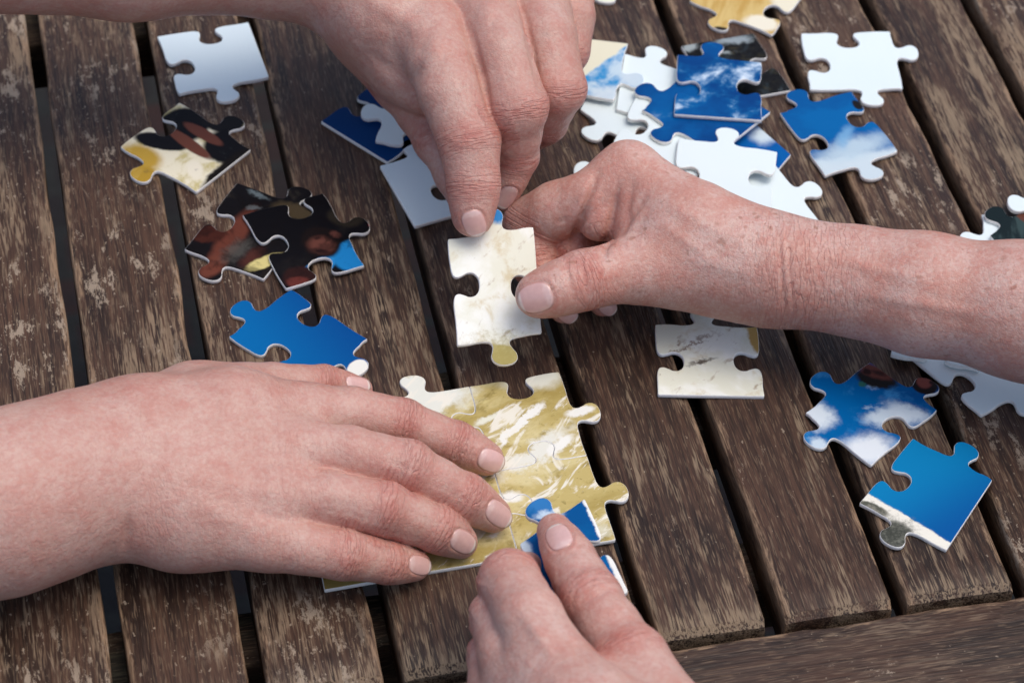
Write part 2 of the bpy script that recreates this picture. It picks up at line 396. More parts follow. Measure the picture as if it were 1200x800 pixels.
# -- prints
def sky_deep(seed, op=1.0, lo=0.52, hi=0.78, base=BLUE_D, second=BLUE_M, white=(222, 234, 242)):
    def f(to):
        p = Paint('print_deep_sky', to, base); p.clouds(second, 18, 0.4, 0.65, 0.8, seed); p.clouds(BLUE_L, 45, lo - 0.06, hi - 0.06, 0.7 * op, seed + 3)
        p.clouds(white, 45, lo, hi, op, seed + 3); return p.end()
    return f
def pr_legs(to):
    p = Paint('print_legs', to, (232, 226, 200)); p.clouds((190, 176, 110), 60, 0.45, 0.6, 0.8, 1.0)
    p.blob((140, 175), (185, 195), 34, (186, 152, 62), 0.3, 0.004, 90); p.blob((150, 210), (182, 200), 24, (176, 142, 52), 0.2)
    p.clouds((214, 190, 120), 70, 0.55, 0.7, 0.5, 2.0, stretch=(1, 0.3, 1), rot=0.6)
    p.blob((158, 160), (222, 172), 22, (18, 17, 20), 0.12, 0.003); p.blob((196, 132), (236, 160), 46, (17, 17, 20), 0.1, 0.003)
    p.blob((236, 130), (285, 150), 36, (24, 23, 24), 0.12, 0.003); p.blob((240, 165), (302, 178), 50, (17, 16, 19), 0.12, 0.004)
    p.blob((238, 222), (300, 172), 20, (24, 20, 18), 0.2, 0.005); p.blob((224, 188), (232, 210), 16, (236, 230, 208), 0.3)
    p.blob((196, 150), (246, 186), 13, (104, 62, 50), 0.15, 0.001); p.blob((216, 144), (260, 170), 13, (98, 58, 48), 0.15, 0.001)
    
    p.clouds((60, 64, 64), 90, 0.62, 0.7, 0.4, 5.0); return p.end(0.3)
def pr_dark(to):
    p = Paint('print_dark_rock', to, (20, 19, 22)); p.clouds((54, 50, 44), 60, 0.55, 0.7, 0.8, 1.0)
    p.blob((222, 276), (262, 272), 22, (66, 34, 28), 0.2); p.blob((246, 314), (296, 246), 22, (98, 54, 43), 0.35, 0.003); p.blob((236, 324), (262, 300), 20, (104, 58, 46), 0.3, 0.003); p.blob((252, 282), (262, 270), 10, (66, 34, 28), 0.6, 0.004)
    p.blob((262, 306), (292, 282), 18, (78, 76, 72), 0.7, 0.014, 260, 0.8); p.blob((284, 312), (306, 290), 14, (74, 42, 36), 0.5, 0.006); p.blob((288, 316), (332, 298), 14, (208, 196, 130), 0.2, 0.004); p.blob((305, 325), (325, 308), 7, (30, 26, 24), 0.3)
    p.clouds((16, 13, 14), 80, 0.48, 0.62, 0.55, 7.0); p.blob((292, 224), (312, 232), 5, (104, 116, 120), 0.6, 0.008, 200, 0.8); p.blob((288, 244), (306, 242), 4, (90, 96, 98), 0.6, 0.008, 200, 0.8); p.blob((320, 240), (372, 256), 20, (70, 60, 44), 0.3, 0.006, 200)
    return p.end(0.3)
def pr_heads(to):
    p = Paint('print_dark_figures', to, (14, 14, 18)); p.clouds((28, 26, 26), 50, 0.5, 0.7, 0.8, 2.0)
    p.blob((352, 330), (392, 300), 20, (44, 136, 200), 0.12, 0.003); p.blob((396, 312), (440, 284), 40, (30, 126, 190), 0.1, 0.002)
    p.blob((384, 250), (426, 258), 24, (40, 36, 30), 0.2); p.blob((362, 268), (390, 300), 34, (24, 18, 18), 0.15, 0.002)
    p.blob((364, 282), (390, 292), 20, (100, 60, 51), 0.45, 0.004); p.blob((366, 293), (388, 296), 6, (44, 26, 24), 0.6); p.blob((368, 280), (376, 278), 5, (48, 28, 26), 0.6); p.blob((388, 272), (398, 278), 7, (84, 50, 44), 0.5, 0.004)
    p.blob((332, 326), (372, 322), 26, (44, 24, 22), 0.2, 0.004); p.blob((336, 332), (362, 328), 12, (96, 46, 40), 0.3, 0.004)
    p.clouds((12, 10, 12), 110, 0.52, 0.64, 0.5, 9.0); p.blob((432, 262), (437, 264), 5, (190, 30, 30), 0.3, 0.001); return p.end(0.3)
def pr_blue_plain(a, b, c1, c2, extra=None):
    def f(to):
        p = Paint('print_blue_sky', to, c1)
        p.half(a, b, c2, 0.03, 0.002, 30)
        if extra: extra(p)
        return p.end()
    return f
def pr_cream(seed, extra=None):
    def f(to):
        p = Paint('print_pale_rock', to, (230, 231, 212)); p.clouds((242, 244, 234), 30, 0.45, 0.62, 1.0, seed); p.clouds((206, 192, 152), 70, 0.55, 0.72, 0.8, seed + 1)
        p.clouds((150, 122, 84), 170, 0.58, 0.72, 0.75, seed + 2, stretch=(1, 0.4, 1), rot=0.8); p.clouds((120, 96, 66), 380, 0.64, 0.74, 0.55, seed + 6, stretch=(1, 0.5, 1), rot=0.8)
        if extra: extra(p)
        return p.end(0.36)
    return f
def pr_gold(to):
    p = Paint('print_gold_grass', to, (190, 154, 84)); p.clouds((210, 184, 120), 110, 0.42, 0.6, 0.9, 1.0, stretch=(1, 0.2, 1), rot=0.5); p.clouds((162, 122, 56), 80, 0.55, 0.7, 0.6, 2.0, stretch=(1, 0.2, 1), rot=0.5)
    p.blob((872, 24), (912, 30), 26, (232, 226, 204), 0.25, 0.006); p.blob((905, 2), (945, 2), 34, (230, 224, 198), 0.25, 0.006); p.blob((838, 32), (856, 37), 6, (40, 34, 30), 0.3); return p.end()
def pr_rock(seed):
    def f(to):
        p = Paint('print_wet_rock', to, (26, 26, 26)); p.clouds((62, 58, 42), 120, 0.5, 0.66, 0.8, seed); p.clouds((12, 12, 13), 260, 0.5, 0.6, 0.7, seed + 4); p.clouds((44, 54, 58), 150, 0.5, 0.65, 0.8, seed + 1, stretch=(1, 0.4, 1), rot=0.5)
        p.blob((838, 50), (880, 44), 12, (150, 162, 166), 0.5, 0.010, 200, 0.9); p.blob((800, 54), (816, 54), 14, (160, 170, 170), 0.5, 0.010, 200, 0.9); p.blob((846, 62), (856, 62), 6, (150, 160, 160), 0.5, 0.008, 200, 0.8)
        p.clouds((104, 116, 120), 240, 0.60, 0.68, 0.75, seed + 2, stretch=(0.3, 1, 1), rot=0.5); return p.end(0.3)
    return f
def pr_green_rock(to):
    p = Paint('print_green_rock', to, (24, 36, 38)); p.clouds((60, 78, 78), 120, 0.5, 0.66, 0.8, 1.0, stretch=(1, 0.3, 1), rot=0.3)
    p.blob((1176, 234), (1206, 262), 9, (96, 58, 47), 0.25, 0.004); return p.end(0.3)
def pr_sky_cloud_low(to):
    p = Paint('print_sky_low_cloud', to, (0, 96, 160)); p.clouds((0, 80, 144), 25, 0.45, 0.6, 0.8, 1.0)
    p.half((930, 190), (1060, 172), (196, 212, 218), 0.0028, 0.010, 80); p.blob((960, 185), (1040, 162), 26, (184, 206, 216), 0.6, 0.012, 90, 0.9); p.blob((985, 172), (996, 148), 12, (120, 170, 206), 0.7, 0.008, 90, 0.8)
    p.blob((1000, 118), (1010, 128), 10, (26, 24, 24), 0.2, 0.003, 200); return p.end()
def pr_heads_sky(to):
    p = Paint('print_sky_faces', to, (0, 96, 160)); p.clouds((0, 80, 144), 30, 0.42, 0.6, 0.8, 2.0); p.clouds((70, 150, 206), 60, 0.52, 0.70, 0.7, 5.0); p.clouds((190, 212, 226), 70, 0.60, 0.74, 0.7, 5.5)
    p.blob((940, 492), (975, 482), 30, (214, 226, 232), 0.5, 0.012, 90); p.blob((990, 532), (1045, 522), 36, (222, 230, 234), 0.5, 0.012, 90); p.blob((1015, 490), (1075, 486), 20, (200, 216, 226), 0.5, 0.014, 90); p.blob((1040, 472), (1090, 494), 16, (210, 224, 232), 0.6, 0.012, 90, 0.9); p.blob((955, 512), (962, 530), 14, (196, 214, 226), 0.5, 0.01)
    p.blob((1002, 438), (1052, 450), 20, (36, 33, 32), 0.25, 0.006, 260); p.blob((1006, 428), (1046, 442), 15, (112, 62, 52), 0.35, 0.004, 200); p.blob((1022, 434), (1038, 440), 5, (60, 34, 30), 0.7, 0.004, 300); p.blob((1012, 432), (1020, 438), 6, (50, 28, 26), 0.4); p.blob((1006, 448), (1014, 452), 6, (50, 104, 92), 0.4)
    p.blob((1068, 452), (1096, 444), 30, (34, 26, 26), 0.12, 0.002, 200); p.blob((1074, 446), (1092, 448), 16, (132, 70, 60), 0.25, 0.001); p.blob((1082, 440), (1086, 442), 5, (48, 26, 26), 0.4, 0.0); p.blob((1090, 446), (1094, 450), 5, (48, 26, 26), 0.4, 0.0)
    return p.end(0.34)
def pr_blue_ridge(to):
    p = Paint('print_blue_ridge', to, (0, 84, 152)); p.half((1110, 530), (1040, 580), (0, 112, 174), 0.03, 0.001); p.half((1090, 590), (1030, 620), (4, 130, 182), 0.02, 0.001, op=0.7)
    p.half((1012, 574), (1112, 634), (234, 232, 218), 0.0006, 0.004, 120); p.clouds((220, 214, 190), 80, 0.7, 0.8, 0.0)
    p.blob((1000, 588), (1040, 602), 12, (86, 88, 78), 0.2, 0.003); p.blob((1026, 640), (1064, 618), 36, (80, 82, 76), 0.15, 0.003); p.blob((1030, 640), (1062, 620), 26, (128, 130, 118), 0.9, 0.03, 420, 0.9); p.blob((1030, 636), (1060, 618), 20, (40, 44, 40), 0.9, 0.03, 380, 0.8); p.blob((1004, 590), (1040, 603), 8, (140, 138, 124), 0.9, 0.02, 400, 0.8)
    return p.end()
def pr_sky_cream(to):
    p = Paint('print_cloud_and_rock', to, (44, 140, 198)); p.clouds((196, 216, 226), 36, 0.46, 0.6, 0.95, 2.0)
    p.blob((690, 116), (745, 112), 30, (206, 220, 226), 0.5, 0.01, 90, 0.9); p.blob((728, 92), (758, 92), 26, (200, 216, 224), 0.4, 0.008, 90, 0.95)
    p.half((676, 96), (734, 54), (226, 222, 196), 0.0006, 0.004, 120) if False else p.half((734, 54), (676, 96), (226, 222, 196), 0.0006, 0.004, 120)
    return p.end()
MOUNT = {}
def pr_mountain(to_unused):
    if 'm' in MOUNT: return MOUNT['m']
    tw = lambda x, y: P(x, y, THICK)[:2]
    p = Paint('print_grass_slope', tw, (192, 174, 112)); p.clouds((160, 140, 74), 22, 0.42, 0.6, 0.8, 1.0, stretch=(0.6, 1, 1), rot=-0.3); p.clouds((216, 204, 154), 46, 0.46, 0.62, 0.9, 3.0, stretch=(0.5, 1, 1), rot=-0.4)
    p.clouds((124, 106, 44), 130, 0.54, 0.7, 0.7, 5.0, stretch=(0.5, 1, 1), rot=-0.4); p.clouds((206, 192, 130), 260, 0.55, 0.7, 0.6, 6.0, stretch=(0.5, 1, 1), rot=-0.5); p.clouds((110, 96, 46), 420, 0.58, 0.72, 0.5, 7.0)
    p.blob((425, 468), (552, 458), 52, (226, 228, 216), 0.3, 0.032, 70); p.blob((590, 448), (660, 440), 26, (224, 224, 206), 0.4, 0.010, 90)
    p.blob((580, 524), (636, 470), 9, (236, 236, 226), 0.2, 0.012, 130); p.blob((588, 556), (664, 506), 20, (226, 226, 212), 0.5, 0.03, 90); p.blob((640, 536), (672, 508), 10, (236, 236, 226), 0.35, 0.008, 110); p.blob((664, 486), (696, 478), 9, (234, 234, 224), 0.3, 0.006)
    p.blob((556, 500), (590, 482), 6, (226, 226, 206), 0.5, 0.008); p.blob((580, 586), (612, 580), 12, (236, 236, 226), 0.4, 0.006); p.blob((650, 625), (720, 620), 16, (216, 214, 190), 0.5, 0.014, 120, 0.8)
    p.clouds((236, 233, 218), 90, 0.575, 0.65, 0.9, 9.0, stretch=(0.35, 1, 1), rot=-0.6, dist=1.1); p.clouds((236, 233, 218), 46, 0.585, 0.64, 0.85, 19.0, stretch=(0.35, 1, 1), rot=-0.7, dist=1.3)
    MOUNT['m'] = p.end(0.36); return MOUNT['m']

# -- loose pieces: corners clockwise in the picture
piece([(184, 43), (291, 26), (315, 90), (210, 110)], [(B_, (243, 38)), 0, (T, (262, 100)), (B_, (200, 82))], 'pale grey blank-backed piece with one straight side, by the forearm of the pinching hand', WHITE2)
piece([(141, 172), (210, 120), (294, 175), (230, 225)], [(B_, (182, 143)), (T, (262, 150)), 0, (T, (178, 194))], 'piece printed with dark boots, bare legs and golden grass', print_fn=pr_legs)
piece([(216, 292), (278, 214), (371, 249), (309, 327)], [(B_, (250, 256)), (T, (340, 238)), 0, (T, (252, 312))], 'dark piece printed with brown arms and wet stones, lying under another dark piece', print_fn=pr_dark)
piece([(284, 252), (378, 226), (427, 311), (335, 338)], [(B_, (345, 236)), (T, (412, 266)), (B_, (383, 326)), (B_, (310, 292))], 'dark piece printed with two upside-down heads and bits of blue sky', level=L1, print_fn=pr_heads, tilt=(0.01, 0.02))
piece([(268, 394), (341, 339), (431, 397), (358, 455)], [(T, (292, 368)), (B_, (374, 362)), (T, (412, 424)), (B_, (312, 424))], 'plain blue sky piece with a white tab touching the thumb of the flat hand',
      print_fn=pr_blue_plain((330, 360), (400, 440), (0, 70, 138), (0, 102, 166), lambda p: p.blob((408, 430), (430, 436), 26, (234, 234, 224), 0.1, 0.002)))
piece([(376, 142), (447, 92), (525, 137), (454, 190)], [(B_, (410, 119)), 0, (T, (490, 163)), 0], 'dark blue piece with straight edges under a white piece beside the pinching hand',
      print_fn=pr_blue_plain((376, 142), (525, 137), (0, 48, 98), (0, 58, 114)))
piece([(440, 165), (466, 98), (560, 118), (538, 186)], [(T, (452, 134)), 0, 0, (B_, (480, 172))], 'small showing part of a white piece lying on the dark blue piece', WHITE, level=L1)
piece([(445, 194), (510, 176), (549, 247), (486, 265)], [(T, (490, 184)), (B_, (532, 222)), 0, 0], 'square-cornered pale piece half under the index finger of the pinching hand', WHITE2)
HELD = piece([(525, 280), (625, 266), (635, 390), (536, 405)], [(T, (580, 272)), (B_, (630, 336)), (T, (586, 398)), (B_, (530, 335))], 'cream rock-print piece held up between two pinching hands',
      heights=[0.042, 0.042, 0.022, 0.022], group='pieces held in hands', tabw=0.0118,
      print_fn=pr_cream(4.0, lambda p: (p.blob((588, 404), (586, 436), 60, (186, 176, 116), 0.1, 0.002), p.blob((588, 400), (586, 440), 50, (160, 146, 80), 0.9, 0.03, 420, 0.8), p.blob((570, 252), (592, 246), 22, (40, 130, 196), 0.3, 0.004))))
piece([(640, 40), (736, 51), (719, 117), (622, 100)], [0, (T, (730, 92)), (B_, (664, 108)), (T, (630, 70))], 'piece printed half cream rock half cloudy sky beside the knuckles of the pinching hand', level=2 * L1, print_fn=pr_sky_cream)
piece([(598, -36), (696, -24), (682, 24), (590, 14)], [0, 0, (T, (668, 24)), 0], 'cream piece mostly behind the knuckles of the pinching hand', print_fn=pr_cream(8.0))
piece([(700, -60), (780, -50), (750, -8), (676, -20)], [0, 0, (T, (712, -14)), (B_, None)], 'pale piece whose rounded tab alone shows beyond the cream piece', print_fn=pr_cream(11.0))
# the pile
piece([(732, 63), (812, 86), (795, 150), (722, 128)], [(T, (763, 72)), 0, 0, 0], 'white piece with its rounded tab standing clear, between cloudy piece and deep blue piece', WHITE, level=L1)
piece([(700, 92), (752, 108), (742, 172), (680, 128)], [0, (T, (755, 143)), (T, (709, 147)), 0], 'white piece lowest on the hand side of the pile, under the cloudy piece', WHITE)
piece([(747, 110), (850, 138), (817, 207), (716, 172)], [0, (T, None), 0, (B_, (733, 145))], 'white piece in the pile just behind the knuckles of the freckled hand', WHITE, level=2 * L1)
piece([(752, 129), (814, 78), (903, 131), (841, 180)], [(T, (770, 112)), 0, 0, (T, (786, 150))], 'deep blue cloudy piece under the topmost piece of the pile', level=3 * L1, print_fn=sky_deep(2.0, 0.6, 0.58, 0.82))
piece([(798, 54), (883, 39), (927, 106), (842, 121)], [0, (B_, (905, 73)), 0, (T, None)], 'dark wet-rock piece at the bottom of the pile beneath the deep blue top piece', print_fn=pr_rock(1.0))
piece([(820, 188), (870, 132), (927, 181), (880, 236)], [0, 0, 0, 0], 'blue piece corner with one cloud, poking out between pile and white pieces',
      print_fn=lambda to: Paint('print_blue_one_cloud', to, (0, 90, 160)).clouds((0, 70, 144), 25, 0.42, 0.6, 0.8, 1.0).blob((884, 152), (904, 166), 22, (200, 216, 222), 0.6, 0.008, 90).end())
piece([(905, 188), (967, 268), (892, 302), (828, 236)], [(T, (936, 226)), 0, 0, 0], 'white piece with a long tab reaching out beside the freckled wrist', WHITE, level=L1 * 0.4)
piece([(796, 161), (911, 178), (901, 262), (783, 246)], [(T, (850, 169)), (B_, (908, 212)), 0, (B_, (792, 202))], 'large white piece on top, tab pointing at the deep blue pieces', WHITE, level=3 * L1 + 0.0006)
piece([(794, 64), (892, 73), (893, 141), (790, 134)], [(T, (833, 66)), (B_, (893, 103)), 0, (B_, (792, 102))], 'deep blue piece with wispy clouds, topmost on the pile', level=4 * L1 + 0.0002, print_fn=sky_deep(5.0, 1.0, 0.53, 0.72))
piece([(808, 1), (850, -46), (946, -10), (904, 41)], [0, 0, (B_, (920, 20)), (T, (850, 18))], 'gold grass and cream piece lying past the dark wet-rock piece', print_fn=pr_gold)
piece([(939, 39), (1043, 37), (1058, 104), (949, 105)], [(B_, (990, 38)), (T, (1048, 62)), (T, (1018, 104)), (B_, (943, 76))], 'clean white piece with two tabs and two blanks above the cloud-print piece', WHITE)
piece([(914, 132), (998, 107), (1052, 177), (967, 206)], [(T, (944, 123)), (B_, (1018, 136)), (T, (1010, 191)), (B_, (945, 170))], 'piece with blue sky above a bank of pale cloud', level=0.0008, print_fn=pr_sky_cloud_low)
# beyond the freckled forearm
piece([(1150, 251), (1242, 258), (1250, 330), (1163, 332)], [0, 0, 0, (T, (1155, 282))], 'white piece with its tab against the freckled forearm, under the green rock piece', WHITE)
piece([(1160, 276), (1225, 228), (1285, 290), (1215, 338)], [(T, (1180, 260)), 0, 0, 0], 'dark green rock piece with a brown patch, lying on a white piece', level=L1, print_fn=pr_green_rock)
piece([(1208, 206), (1308, 206), (1318, 276), (1214, 276)], [0, 0, 0, (T, (1210, 240))], 'white piece whose round tab overlaps the dark green rock piece', WHITE, level=2 * L1)
piece([(1097, 272), (1150, 310), (1098, 352), (1044, 312)], [0, 0, 0, 0], 'dark green corner of a piece hidden under the freckled forearm', print_fn=pr_green_rock)
piece([(708, 176), (790, 212), (772, 272), (693, 240)], [0, 0, 0, (T, (702, 200))], 'white tab of a piece hidden under the knuckles of the freckled hand', WHITE)
# near the freckled forearm, viewer side
piece([(768, 380), (887, 383), (896, 464), (771, 462)], [(T, (824, 381)), (B_, (891, 424)), 0, (B_, (769, 422))], 'cream piece with cracked rock print and a straight side, under the freckled wrist',
      print_fn=pr_cream(14.0, lambda p: (p.blob((880, 376), (894, 416), 15, (190, 156, 92), 0.2, 0.004), p.blob((786, 414), (832, 392), 4, (120, 88, 60), 0.9, 0.016, 260, 0.8), p.blob((808, 427), (836, 420), 4, (70, 52, 40), 0.8, 0.008, 260, 0.9))))
piece([(944, 483), (1020, 424), (1098, 480), (1021, 545)], [(T, (976, 456)), (T, (1074, 459)), (B_, (1066, 508)), (T, (972, 504))], 'blue sky piece printed with two upside-down faces and white clouds', print_fn=pr_heads_sky)
piece([(1007, 589), (1070, 513), (1163, 562), (1109, 644)], [(B_, (1036, 554)), (T, (1124, 540)), 0, (T, (1056, 616))], 'plain blue piece with a snowy ridge along one side', print_fn=pr_blue_ridge)
piece([(1065, 415), (1146, 372), (1232, 436), (1150, 486)], [0, 0, (T, (1190, 462), 1.0), (B_, (1116, 458))], 'white piece with a round blank lying beside the freckled forearm', WHITE)
piece([(1056, 352), (1160, 368), (1148, 433), (1044, 415)], [0, 0, (B_, (1097, 424)), 0], 'white piece edge peeping out under the freckled forearm, on another white piece', WHITE, level=L1)
# the joined part of the picture
JG = 'joined jigsaw pieces of the grassy slope'
nA, nB, nC = (445, 470), (550, 452), (655, 435); mA0, mA, mB, mC = (360, 590), (470, 571), (579, 552), (688, 533); bA0, bA, bB, bC = (380, 691), (494, 671), (608, 652), (722, 632)
IN = 0.00013
S = lambda sg, q: (sg, q, 1.0, 'x')
piece([nA, nB, mB, mA], [(T, (490, 462)), S(B_, (560, 492)), S(T, (520, 562)), S(B_, (455, 510))], 'joined piece with snow patch and upright tab touching the longest flat finger', print_fn=pr_mountain, group=JG, inset=IN)
piece([nB, nC, mC, mB], [(B_, (604, 444)), (T, (671, 486)), S(B_, (640, 541)), S(T, (560, 492))], 'joined grassy piece with white streaks waiting for the held cream piece', print_fn=pr_mountain, group=JG, inset=IN)
piece([mB, mC, bC, bB], [S(T, (640, 541)), (T, (704, 579)), 0, S(B_, (592, 594))], 'joined grassy corner piece behind the thumb holding the blue piece', print_fn=pr_mountain, group=JG, inset=IN)
piece([mA, mB, bB, bA], [S(B_, (520, 562)), S(T, (592, 594)), 0, S(B_, (481, 620))], 'joined grassy edge piece under the fingertips of the flat hand', print_fn=pr_mountain, group=JG, inset=IN)
piece([mA0, mA, bA, bA0], [0, S(T, (481, 620)), 0, 0], 'joined grassy corner piece under the little finger of the flat hand', print_fn=pr_mountain, group=JG, inset=IN)
# held by the bottom hand
HELDB = piece([(609, 637), (685, 584), (736, 692), (660, 744)], [(T, (648, 612)), (B_, (709, 640), 0.9), 0, 0], 'blue piece with white edge held between thumb and finger over the joined puzzle',
      heights=[0.044, 0.046, 0.046, 0.044], group='pieces held in hands', tabw=0.0125,
      print_fn=lambda to: Paint('print_blue_white_edge', to, (0, 92, 152)).clouds((0, 74, 134), 30, 0.4, 0.6, 0.7, 1.0).blob((622, 574), (650, 600), 30, (60, 130, 190), 0.5, 0.012, 200, 0.7).blob((630, 605), (660, 600), 10, (210, 226, 234), 0.5, 0.01, 200, 0.8).half((731, 700), (679, 575), (236, 238, 232), 0.0005, 0.004, 150).blob((609, 632), (618, 652), 12, (190, 206, 216), 0.4, 0.006).end())

# ------------------------------------------------------------------ hands
# Each hand is one continuous skin, grown as a smooth union of tapered limbs laid along its bones.
HV = 0.0009
def smin(a, b, k):
    h = np.clip(k - np.abs(a - b), 0, None) / k
    return np.minimum(a, b) - h * h * k * 0.25
def surface_nets(F, org, hv):
    ins = F < 0; nx, ny, nz = F.shape
    cnt = np.zeros((nx - 1, ny - 1, nz - 1), np.int8)
    for a in (0, 1):
        for b in (0, 1):
            for c in (0, 1): cnt += ins[a:nx - 1 + a, b:ny - 1 + b, c:nz - 1 + c]
    act = (cnt > 0) & (cnt < 8); I, J, K = np.nonzero(act)
    idx = -np.ones(act.shape, np.int32); idx[I, J, K] = np.arange(len(I))
    acc = np.zeros((len(I), 3)); num = np.zeros(len(I))
    cs = [(a, b, c) for a in (0, 1) for b in (0, 1) for c in (0, 1)]
    for u in cs:
        for v in cs:
            if sum(v) - sum(u) == 1 and all(y >= x for x, y in zip(u, v)):
                f0 = F[I + u[0], J + u[1], K + u[2]]; f1 = F[I + v[0], J + v[1], K + v[2]]
                m = (f0 < 0) != (f1 < 0); t = np.where(m, f0 / np.where(m, f0 - f1, 1), 0)
                pt = np.array(u)[None] + t[:, None] * (np.array(v) - np.array(u))[None]
                acc += pt * m[:, None]; num += m
    V = (np.stack([I, J, K], 1) + acc / num[:, None]) * hv + org
    Q = []
    for ax in range(3):
        A = [slice(None)] * 3; Bq = [slice(None)] * 3; A[ax] = slice(0, -1); Bq[ax] = slice(1, None)
        s0, s1 = ins[tuple(A)], ins[tuple(Bq)]; ch = s0 != s1
        p = np.stack(np.nonzero(ch), 1); o1, o2 = [(1, 2), (2, 0), (0, 1)][ax]
        ok = (p[:, o1] > 0) & (p[:, o2] > 0) & (p[:, o1] < F.shape[o1] - 1) & (p[:, o2] < F.shape[o2] - 1); p = p[ok]
        fl = s0[p[:, 0], p[:, 1], p[:, 2]]
        def cell(d1, d2):
            q = p.copy(); q[:, o1] -= d1; q[:, o2] -= d2; return idx[q[:, 0], q[:, 1], q[:, 2]]
        quad = np.stack([cell(1, 1), cell(0, 1), cell(0, 0), cell(1, 0)], 1)
        quad[~fl] = quad[~fl][:, ::-1]; Q.append(quad)
    return V, np.concatenate(Q)

def skin_material(name, base, deep, pale, freckle=0.0, spot=(150, 92, 66), rough=0.44):
    b = NB(name); co = b.n('TexCoord').outputs['Object']
    n1 = b.noise(co, 42.0, 3.0, 0.6); n2 = b.noise(co, 130.0, 3.0, 0.65); n3 = b.noise(co, 560.0, 2.0, 0.65)
    red = b.attr('red'); wm = b.attr('wmask'); ws = b.attr('wcoord')
    c = b.mix(b.ramp(n1, 0.35, 0.66, 0, 0.6), lin(*base), lin(*pale))
    c = b.mix(b.ramp(n2, 0.44, 0.66, 0, 0.24), c, lin(*deep))
    c = b.mix(b.math('MULTIPLY', red, b.ramp(n2, 0.25, 0.65, 0.45, 1.0), clamp=True), c, lin(*deep))
    c = b.mix(b.ramp(n3, 0.42, 0.66, 0, 0.24), c, lin(*deep)); c = b.mix(b.ramp(n3, 0.46, 0.30, 0, 0.26), c, lin(*pale))
    # creases that run across the limb where it bends
    xyz = b.sep(co); tr = b.math('ADD', b.math('ADD', xyz[0], xyz[1]), xyz[2])
    cv = b.n('CombineXYZ'); b.set(cv.inputs[0], b.math('MULTIPLY', ws, 430.0)); b.set(cv.inputs[1], b.math('MULTIPLY', tr, 52.0))
    wn = b.noise(cv.outputs[0], 1.0, 2.0, 0.5, 0.25)
    ridge = b.math('ABSOLUTE', b.math('SUBTRACT', wn, 0.5))
    crease = b.math('MULTIPLY', b.ramp(ridge, 0.07, 0.0), wm, clamp=True)
    c = b.mix(b.math('MULTIPLY', crease, 0.26), c, lin(deep[0] - 24, deep[1] - 36, deep[2] - 34))
    if freckle > 0:
        vs_ = b.voro(b.vmath('ADD', co, b.scale(b.noise(co, 90.0, 2.0, out='Color'), 0.01)), 145.0, 'F1')
        vs2 = b.voro(b.vmath('ADD', co, b.scale(b.noise(co, 190.0, 2.0, out='Color'), 0.006)), 330.0, 'F1')
        dens = b.ramp(n1, 0.42, 0.60)
        f1 = b.math('MULTIPLY', b.ramp(vs_, 0.26, 0.10), dens, clamp=True); f2 = b.math('MULTIPLY', b.ramp(vs2, 0.30, 0.10), dens, clamp=True)
        c = b.mix(b.math('MULTIPLY', f1, 0.6 * freckle), c, lin(*spot)); c = b.mix(b.math('MULTIPLY', f2, 0.42 * freckle), c, lin(*spot))
    # skin lattice: small plates with fine furrows between them
    wv = b.vmath('ADD', co, b.scale(b.noise(co, 260.0, 1.0, out='Color'), 0.002))
    fur = b.ramp(b.voro(b.scale(wv, (1.0, 1.0, 1.0)), 620.0, 'DISTANCE_TO_EDGE'), 0.0, 0.16)
    h = b.math('ADD', b.math('MULTIPLY', fur, 0.30), b.math('MULTIPLY', n3, 0.9))
    nr = b.bump(h, 0.40, 0.0006); nr = b.bump(b.math('MULTIPLY', crease, -1.0), 0.55, 0.0007, nr)
    nr = b.bump(n2, 0.25, 0.003, nr)
    rg_ = b.math('ADD', rough - 0.07, b.math('MULTIPLY', n2, 0.16))
    m = b.done(c, rg_, nr, Subsurface_Weight=0.18, Specular_IOR_Level=0.42)
    b.b.inputs['Subsurface Radius'].default_value = (1.0, 0.35, 0.2); b.b.inputs['Subsurface Scale'].default_value = 0.003
    return m
def nail_material(name, col, tip):
    b = NB(name); v = b.attr('nailv'); r = b.attr('nailr'); co = b.n('TexCoord').outputs['Object']
    n = b.noise(co, 420.0, 2.0)
    vv = b.math('ADD', v, b.math('MULTIPLY', b.math('SUBTRACT', n, 0.5), 0.10))
    c = b.mix(b.ramp(vv, 0.74, 0.84, 0, 0.9), lin(*col), lin(*tip)); c = b.mix(b.ramp(vv, -0.45, -0.70, 0, 0.55), c, lin(248, 216, 204))
    c = b.mix(b.ramp(n, 0.3, 0.7, 0, 0.3), c, lin(col[0] - 20, col[1] - 22, col[2] - 18))
    c = b.mix(b.ramp(r, 0.86, 1.0, 0, 0.6), c, lin(176, 112, 96))
    return b.done(c, 0.17, b.bump(n, 0.10, 0.0003), Specular_IOR_Level=0.8, Subsurface_Weight=0.1)
NAIL = nail_material('fingernail', (232, 184, 172), (244, 230, 216))

